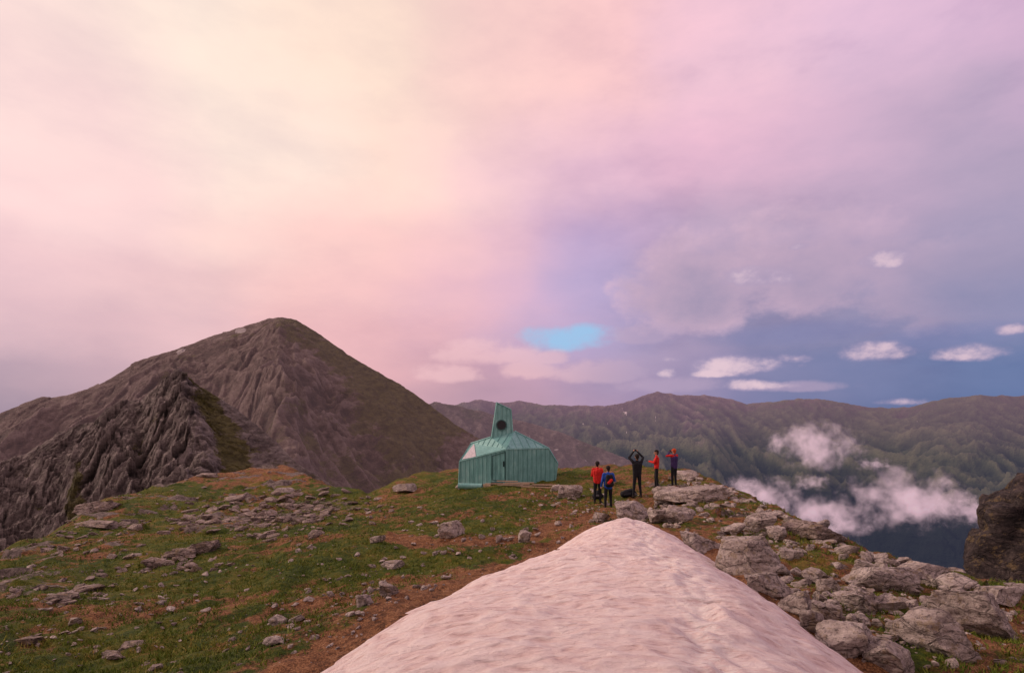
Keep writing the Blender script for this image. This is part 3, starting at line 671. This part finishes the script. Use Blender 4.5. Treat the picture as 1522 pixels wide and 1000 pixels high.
def hiker(px,py,hpx,yaw,jk,arms,headyaw=0,stance=.11,tro='black',hat=None,sleeve=None,d=None,step=0,hair='hair',yoke=None,H=1.76):
    sleeve=sleeve or jk
    d=d or FPX*H/hpx
    x=(px-CX)/FPX*d; y=d
    k=H/1.76; pr=[]
    for sx in (-1,1):
        hy=step*sx
        hip=(.085*sx,0,.93); kn=(.105*sx+.3*(stance-.11)*sx,.02+hy*.55,.51); an=(stance*sx,hy,.10)
        pr+=[(hip,kn,.092,.066,tro),(kn,an,.064,.048,tro),(an,(an[0],an[1],.05),.050,.045,'boot'),((an[0],an[1]-.03,.045),(an[0]+.02*sx,an[1]+.15,.04),.045,.038,'boot')]
        pr+=[((.07*sx,0,.90),(.09*sx,0,1.0),.098,.10,jk),((.07*sx,0,1.0),(.10*sx,.0,1.34),.105,.115,jk),((.05*sx,0,1.40),(.165*sx,-.005,1.435),.085,.070,yoke or jk)]
        e,w=arms[0 if sx<0 else 1][:2]
        sh=(.185*sx,-.005,1.43+(.03 if e[2]>1.4 else 0))
        pr+=[(sh,e,.062,.05,yoke or sleeve),(e,w,.049,.036,sleeve)]
        dv=Vector(w)-Vector(e); dv.normalize(); cur=arms[0 if sx<0 else 1][2]
        if len(arms[0 if sx<0 else 1])>3: dv=Vector(arms[0 if sx<0 else 1][3])
        nr=Vector((-sx,.3,.0)) if abs(dv.x)<.8 else Vector((0,.6,-.8))
        pr+=hand(w,dv,nr,sx,cur)
    pr+=[((0,.03,1.0),(0,.035,1.32),.09,.10,jk),((0,-.02,1.0),(0,-.03,1.36),.09,.10,jk),((0,0,1.43),(0,.01,1.50),.068,.062,jk),((0,0,1.48),(0,.015,1.57),.052,.050,'skin')]
    hr=Matrix.Rotation(headyaw,3,'Z')
    def hp(q): v=hr@Vector(q); return (v.x,v.y+.015,v.z)
    pr+=[(hp((0,-.01,1.67)),hp((0,.015,1.66)),.086,.082,'skin'),(hp((0,.02,1.63)),hp((0,.045,1.585)),.068,.042,'skin'),
      (hp((0,.09,1.66)),hp((0,.112,1.635)),.010,.014,'skin'),(hp((-.028,.088,1.665)),hp((-.03,.088,1.665)),.011,.011,'eye'),(hp((.028,.088,1.665)),hp((.03,.088,1.665)),.011,.011,'eye'),
      (hp((-.018,.088,1.602)),hp((.018,.088,1.602)),.008,.008,'lip'),(hp((-.088,0,1.665)),hp((-.09,0,1.635)),.017,.012,'skin'),(hp((.088,0,1.665)),hp((.09,0,1.635)),.017,.012,'skin')]
    hc=hat or hair
    pr+=[(hp((0,-.022,1.70)),hp((0,.005,1.705)),.093,.088,hc),(hp((0,-.04,1.66)),hp((0,-.045,1.60)),.078,.055,hc)]
    if hat: pr+=[(hp((-.04,.07,1.715)),hp((.04,.07,1.715)),.022,.022,hat),(hp((0,.10,1.71)),hp((0,.14,1.705)),.03,.018,hat)]
    mats=sorted({p[4] for p in pr})
    ob=fuse('hiker',[(tuple(Vector(a)*k),tuple(Vector(b)*k),ra*k,rb*k,m) for a,b,ra,rb,m in pr],.0085,mats)
    z=gz(x,y); ob.location=(x,y,z+.0); ob.rotation_euler=(0,0,yaw); return ob
def child(ob,name,prims,vox=.012):
    mats=sorted({p[4] for p in prims}); c=fuse(name,prims,vox,mats); c.parent=ob; return c
def device(ob,loc,s=(.13,.07,.08),lens=True):
    c=boxm('camera_body',loc,s,C['black'],ob); 
    if lens: disc('camera_lens',(loc[0],loc[1]+s[1]/2,loc[2]),.03,(0,1,0),C['grey'],.05,parent=ob)
hang=lambda s:((.25*s,-.02,1.17),(.27*s,.06,.95),.5)
R=math.radians
h1=hiker(888,748,62,R(-25),'red',(((-.25,.02,1.17),(-.17,.22,1.08),.6),((.25,.02,1.17),(.17,.22,1.10),.6)),step=.04)
h2=hiker(904,753,65,R(5),'blue',(hang(-1),((.27,.03,1.18),(.20,.2,1.20),.6)),step=.05,stance=.13)
child(h2,'backpack',[((-.07,-.20,1.05),(.07,-.20,1.05),.11,.11,'black'),((-.07,-.20,1.1),(-.06,-.19,1.36),.10,.09,'black'),((.07,-.20,1.1),(.06,-.19,1.36),.10,.09,'black'),((-.05,-.28,1.12),(.05,-.28,1.22),.06,.06,'red'),((-.12,-.1,1.1),(-.13,-.0,1.42),.03,.03,'grey'),((.12,-.1,1.1),(.13,-.0,1.42),.03,.03,'grey')])
h3=hiker(947,738,64,R(8),'black',(((-.30,.12,1.62),(-.085,.19,1.86),.9,(.25,.15,.9)),((.30,.12,1.62),(.085,.19,1.86),.9,(-.25,.15,.9))),stance=.16,H=1.82)
device(h3,(0,.22,1.98))
h4=hiker(976,729,56,R(75),'red',(((-.24,.12,1.20),(-.07,.33,1.24),.7),((.24,.12,1.20),(.07,.33,1.24),.7)),hair='hair',stance=.10,step=.05)
device(h4,(0,.44,1.27),(.14,.02,.08),False)
h5=hiker(1002,724,56,R(35),'purple',(((-.34,.16,1.44),(-.08,.20,1.62),.9,(.6,.5,.5)),((.33,.16,1.42),(.08,.20,1.62),.9,(-.6,.5,.5))),hat='orange',yoke='red',stance=.12)
device(h5,(0,.24,1.66))
rk=ghit(934,739); bp=fuse('rucksack',[((-.2,0,.14),(.22,0,.16),.15,.14,'black'),((-.1,.02,.2),(.12,.02,.26),.13,.12,'black'),((.2,-.1,.15),(.3,-.12,.12),.08,.06,'grey'),((-.15,-.13,.12),(.05,-.14,.14),.06,.06,'black')],.012,['black','grey'])
bp.location=rk
rk=ghit(893,742); bp=fuse('rucksack',[((-.12,0,.12),(.12,0,.14),.13,.12,'black'),((0,0,.2),(0.02,0,.3),.11,.09,'black'),((-.1,-.1,.14),(.08,-.1,.14),.05,.05,'grey')],.012,['black','grey'])
bp.location=(rk[0]-.1,rk[1]+.2,rk[2])

# ---------------------------------------------------------------- low clouds in the valley
def cloudmat():
    m=bpy.data.materials.new('cloud_vapour'); m.use_nodes=True; nt=NT(m.node_tree); nt.n.remove(nt.n['Principled BSDF'])
    oc=objc(nt); info=nt.new('ShaderNodeObjectInfo')
    ln=nt.new('ShaderNodeVectorMath',operation='LENGTH'); nt.l.new(oc,ln.inputs[0])
    ad=nt.new('ShaderNodeVectorMath',operation='ADD'); nt.l.new(oc,ad.inputs[0]); 
    cb=nt.new('ShaderNodeCombineXYZ'); nt.l.new(nt.m('MULTIPLY',info.outputs['Random'],40),cb.inputs[0]); nt.l.new(cb.outputs[0],ad.inputs[1])
    nz=nt.noise(nt.mapping(ad.outputs[0],(1.7,1.3,0.8)),1.9,4,0.66)
    f=nt.m('ADD',nt.m('SUBTRACT',0.66,ln.outputs['Value']),nt.m('MULTIPLY',nt.m('SUBTRACT',nz,0.5),3.8))
    dn=nt.m('MULTIPLY',nt.sstep(f,0.0,1.1),0.015)
    dn=nt.m('MULTIPLY',dn,nt.sstep(ln.outputs['Value'],1.0,0.75))
    v=nt.new('ShaderNodeVolumePrincipled'); v.inputs['Color'].default_value=(0.9,0.82,0.86,1); nt.l.new(dn,v.inputs['Density'])
    v.inputs['Emission Color'].default_value=(0.55,0.38,0.46,1)
    nt.l.new(nt.m('MULTIPLY',dn,0.62),v.inputs['Emission Strength'])  # added glow stands in for light scattered inside the cloud
    nt.l.new(v.outputs[0],nt.n['Material Output'].inputs['Volume'])
    try: m.cycles.volume_step_rate=3.0
    except Exception as ex: print('step',ex)
    return m
M_cloud=cloudmat()
for (px,py,w,h,d) in [(1212,664,165,90,3000),(1345,742,215,110,2700),(1125,738,160,80,2650),(1225,770,190,90,2560),(1445,757,120,60,2600),(1205,716,70,30,2800),(1300,690,70,26,2900)]:
    v,f=ico(3); o=mkobj('low_cloud',v,f,M_cloud); o.location=P(px,py,d); k=d/FPX; o.scale=(w*k*.5,w*k*.4,h*k*.5)

# ---------------------------------------------------------------- sky
samples=[(60,60,253,222,215),(300,60,254,232,216),(550,60,255,226,207),(760,60,253,212,203),(880,60,250,200,200),(1100,60,236,194,210),(1300,60,224,188,212),(1480,60,212,176,205),
(60,250,250,214,212),(350,250,255,230,216),(620,230,254,222,206),(760,230,250,208,206),(860,250,233,190,208),(1050,200,226,180,202),(1250,250,196,168,194),(1480,250,170,155,182),
(60,400,236,196,200),(300,400,248,206,201),(550,400,250,202,196),(700,380,246,198,198),(790,400,218,176,204),(900,360,198,168,202),(1050,400,188,164,188),(1250,420,168,150,178),(1450,400,154,146,176),
(60,530,200,166,178),(250,470,224,184,190),(550,500,240,186,186),(700,470,224,176,192),(830,460,186,166,204),(1000,460,168,150,178),(1200,480,142,136,170),(1400,480,128,132,170),
(0,600,148,132,156),(150,560,188,155,170),(600,570,216,166,176),(780,570,192,152,174),(950,565,160,142,176),(1150,585,120,120,160),(1350,575,98,114,160),(1510,560,94,114,160),(1350,640,90,100,140),(700,640,170,140,160),(100,640,150,130,150)]
SS=np.array(samples,float)
def skycol(az,el):
    a=math.radians(az); e=math.radians(el)
    if abs(az)<62:
        px=CX+FPX*math.tan(a); py=HY-FPX*math.tan(e)/math.cos(a)
    else: px=CX+FPX*math.tan(math.radians(62))*(1 if az>0 else -1); py=HY-FPX*math.tan(e)*1.6
    px=min(max(px,-150),1670); py=min(max(py,-60),650)
    w=np.exp(-(((SS[:,0]-px)/105)**2+((SS[:,1]-py)/65)**2))+1e-9/((SS[:,0]-px)**2+(SS[:,1]-py)**2+1)
    c=(w[:,None]*SS[:,2:]).sum(0)/w.sum(); b=min(1,max(0,(abs(az)-60)/60))
    c=c*(1-b)+np.array((222,188,186))*b
    return lin(c)[:3]
wd=bpy.data.worlds.new('sky'); scn.world=wd; wd.use_nodes=True; nt=NT(wd.node_tree)
try:
    wd.cycles.sampling_method='MANUAL'; wd.cycles.sample_map_resolution=256
except Exception as ex: print(ex)
for q in list(nt.n): nt.n.remove(q)
tc=nt.new('ShaderNodeTexCoord').outputs['Generated']
sp=nt.new('ShaderNodeSeparateXYZ'); nt.l.new(tc,sp.inputs[0])
az=nt.m('ARCTAN2',sp.outputs[0],sp.outputs[1]); el=nt.m('ARCSINE',sp.outputs[2])
big_n=nt.new('ShaderNodeTexNoise'); big_n.inputs['Scale'].default_value=2.6; big_n.inputs['Detail'].default_value=6; big_n.inputs['Roughness'].default_value=0.55
nt.l.new(nt.mapping(tc,(1,1,1.6)),big_n.inputs['Vector'])
sc3=nt.new('ShaderNodeSeparateColor'); nt.l.new(big_n.outputs['Color'],sc3.inputs[0])
def wr(x,s,amp): return nt.m('ADD',x,nt.m('MULTIPLY',nt.m('SUBTRACT',s,0.5),amp))
azw=wr(az,sc3.outputs[0],0.32); elw=wr(el,sc3.outputs[1],0.18)
rows=[-4,1.5,4.5,8,12,17,23,31,40,55]
AZ=[-140,-100,-60,-50,-42,-35,-28,-20,-12,-6,-1,3,7,12,18,24,30,36,42,48,56,75,100,140]
azn=nt.m('ADD',nt.m('DIVIDE',azw,2*math.pi),0.5)
prev=None
for i,e in enumerate(rows):
    c=nt.ramp(azn,[(a/360+.5,skycol(a,e)) for a in AZ])
    if prev is None: prev=c
    else: prev=nt.mix(nt.sstep(elw,math.radians(rows[i-1]),math.radians(e)),prev,c)
col=prev
f1=nt.noise(nt.mapping(tc,(1,1,2.4)),3.2,7,0.58)
col=nt.mix(nt.m('ADD',0.45,nt.m('MULTIPLY',nt.sstep(az,-0.1,0.5),0.55)),col,nt.mix(1.0,col,nt.ramp(f1,[(0.32,(0.76,0.76,0.84)),(0.5,(1,1,1)),(0.66,(1.14,1.10,1.07))]),'MULTIPLY'))
cn=nt.noise(nt.mapping(tc,(1,1,1.6)),13,7,0.6)
cnl=nt.noise(nt.mapping(tc,(1,1,1.4)),4.6,8,0.60)
def D2(px,py):
    x=px-CX; z=HY-py; return math.atan2(x,FPX),math.asin(z/math.sqrt(x*x+z*z+FPX*FPX))
def blobs(lst,nz,amp,flat_=1.7):
    f=None
    for (px,py,w,h) in lst:
        a0,e0=D2(px,py); a1,_=D2(px+w/2,py); _,e1=D2(px,py-h/2); ra=abs(a1-a0); re=abs(e1-e0)
        dx=nt.m('MULTIPLY',nt.m('SUBTRACT',az,a0),1/ra); dy=nt.m('MULTIPLY',nt.m('SUBTRACT',el,e0),1/re)
        if flat_!=1: dy=nt.m('MAXIMUM',dy,nt.m('MULTIPLY',dy,-flat_))
        q=nt.m('SUBTRACT',1.0,nt.m('ADD',nt.m('MULTIPLY',dx,dx),nt.m('MULTIPLY',dy,dy)))
        f=q if f is None else nt.m('MAXIMUM',f,q)
    return nt.m('ADD',f,nt.m('MULTIPLY',nt.m('SUBTRACT',nz,0.5),amp))
# wide, soft violet-blue opening with a small clear patch
fb=blobs([(850,495,300,90),(880,430,170,170)],cnl,3.0,1)
col=nt.mix(nt.m('MULTIPLY',nt.sstep(fb,-0.8,1.6),0.30),col,lin((158,164,214)))
cb2=nt.m('ADD',nt.m('MULTIPLY',cnl,0.66),nt.m('MULTIPLY',cn,0.34))
fb=blobs([(842,502,130,36),(868,492,56,24)],cn,4.2,1)
col=nt.mix(nt.m('MULTIPLY',nt.sstep(fb,-0.7,1.3),0.82),col,lin((148,198,234)))
# big grey cumulus bank, lit on its upper left edge
f2=blobs([(1040,425,270,200),(1180,400,380,210),(1420,430,420,170)],cb2,5.4,1.25)
bank=nt.ramp(nt.m('MULTIPLY',nt.m('ADD',f2,nt.m('MULTIPLY',nt.m('SUBTRACT',0.5,cn),2.0)),0.42),[(0.0,lin((222,186,204))[:3]),(0.22,lin((194,166,188))[:3]),(0.6,lin((160,146,174))[:3])])
fade=nt.sstep(az,0.85,0.35)
col=nt.mix(nt.m('MULTIPLY',nt.m('MULTIPLY',nt.sstep(f2,-0.1,0.8),0.88),fade),col,bank)
dk=nt.sstep(blobs([(1180,495,420,44),(1400,500,340,50)],cnl,2.0,1),0,1.1)
col=nt.mix(nt.m('MULTIPLY',dk,0.40),col,lin((120,126,172)))
# horizon cumulus and fair-weather puffs
cc3=nt.m('ADD',nt.m('MULTIPLY',cnl,0.35),nt.m('MULTIPLY',cn,0.65))
f4=blobs([(720,528,170,56),(790,552,120,40),(890,556,170,50),(660,560,160,40),(1000,575,160,34),(1180,576,220,24),(960,500,130,40),(820,535,60,30)],cc3,5.0)
col=nt.mix(nt.m('MULTIPLY',nt.sstep(f4,-0.1,1.0),0.58),col,nt.mix(nt.sstep(az,0.0,0.25),lin((240,194,198)),lin((180,158,186))))
f3=blobs([(1315,388,76,44),(1140,414,150,50),(1190,366,46,22),(1110,546,190,40),(1180,534,80,26),(1060,556,80,18),(1292,528,140,42),(1435,526,120,36),(1505,492,60,24),(995,534,44,18),(992,556,36,24),(1345,598,120,18),(1130,574,120,24)],cc3,6.4)
shade=nt.mix(nt.sstep(f3,0.1,1.5),lin((166,150,182)),lin((230,200,210)))
col=nt.mix(nt.m('MULTIPLY',nt.sstep(f3,-0.1,1.0),0.88),col,shade)
col=nt.mix(nt.sstep(el,-0.02,-0.16),col,(0.12,0.10,0.10,1))
bg=nt.new('ShaderNodeBackground'); nt.l.new(col,bg.inputs[0]); bg.inputs[1].default_value=1.07
sk=nt.new('ShaderNodeTexSky',sky_type='NISHITA'); sk.sun_disc=False; sk.sun_elevation=R(26); sk.sun_rotation=R(-72)
bg2=nt.new('ShaderNodeBackground'); nt.l.new(sk.outputs[0],bg2.inputs[0]); bg2.inputs[1].default_value=0.08
ms=nt.new('ShaderNodeMixShader'); ms.inputs[0].default_value=0.95; nt.l.new(bg2.outputs[0],ms.inputs[1]); nt.l.new(bg.outputs[0],ms.inputs[2])
ow=nt.new('ShaderNodeOutputWorld'); nt.l.new(ms.outputs[0],ow.inputs[0])
# sun
sl=bpy.data.lights.new('sun','SUN'); sl.energy=2.0; sl.angle=R(8); sl.color=(1.0,0.76,0.62)
so=bpy.data.objects.new('sun',sl); scn.collection.objects.link(so)
sd_=Vector((-math.sin(R(72))*math.cos(R(26)),math.cos(R(72))*math.cos(R(26)),math.sin(R(26))))
so.rotation_euler=sd_.to_track_quat('Z','Y').to_euler()
# camera
cam=bpy.data.cameras.new('camera'); cam.lens=20; cam.sensor_width=36; cam.shift_y=125/1522; cam.clip_start=0.1; cam.clip_end=200000
co=bpy.data.objects.new('camera',cam); scn.collection.objects.link(co); co.rotation_euler=(math.pi/2,0,0); scn.camera=co
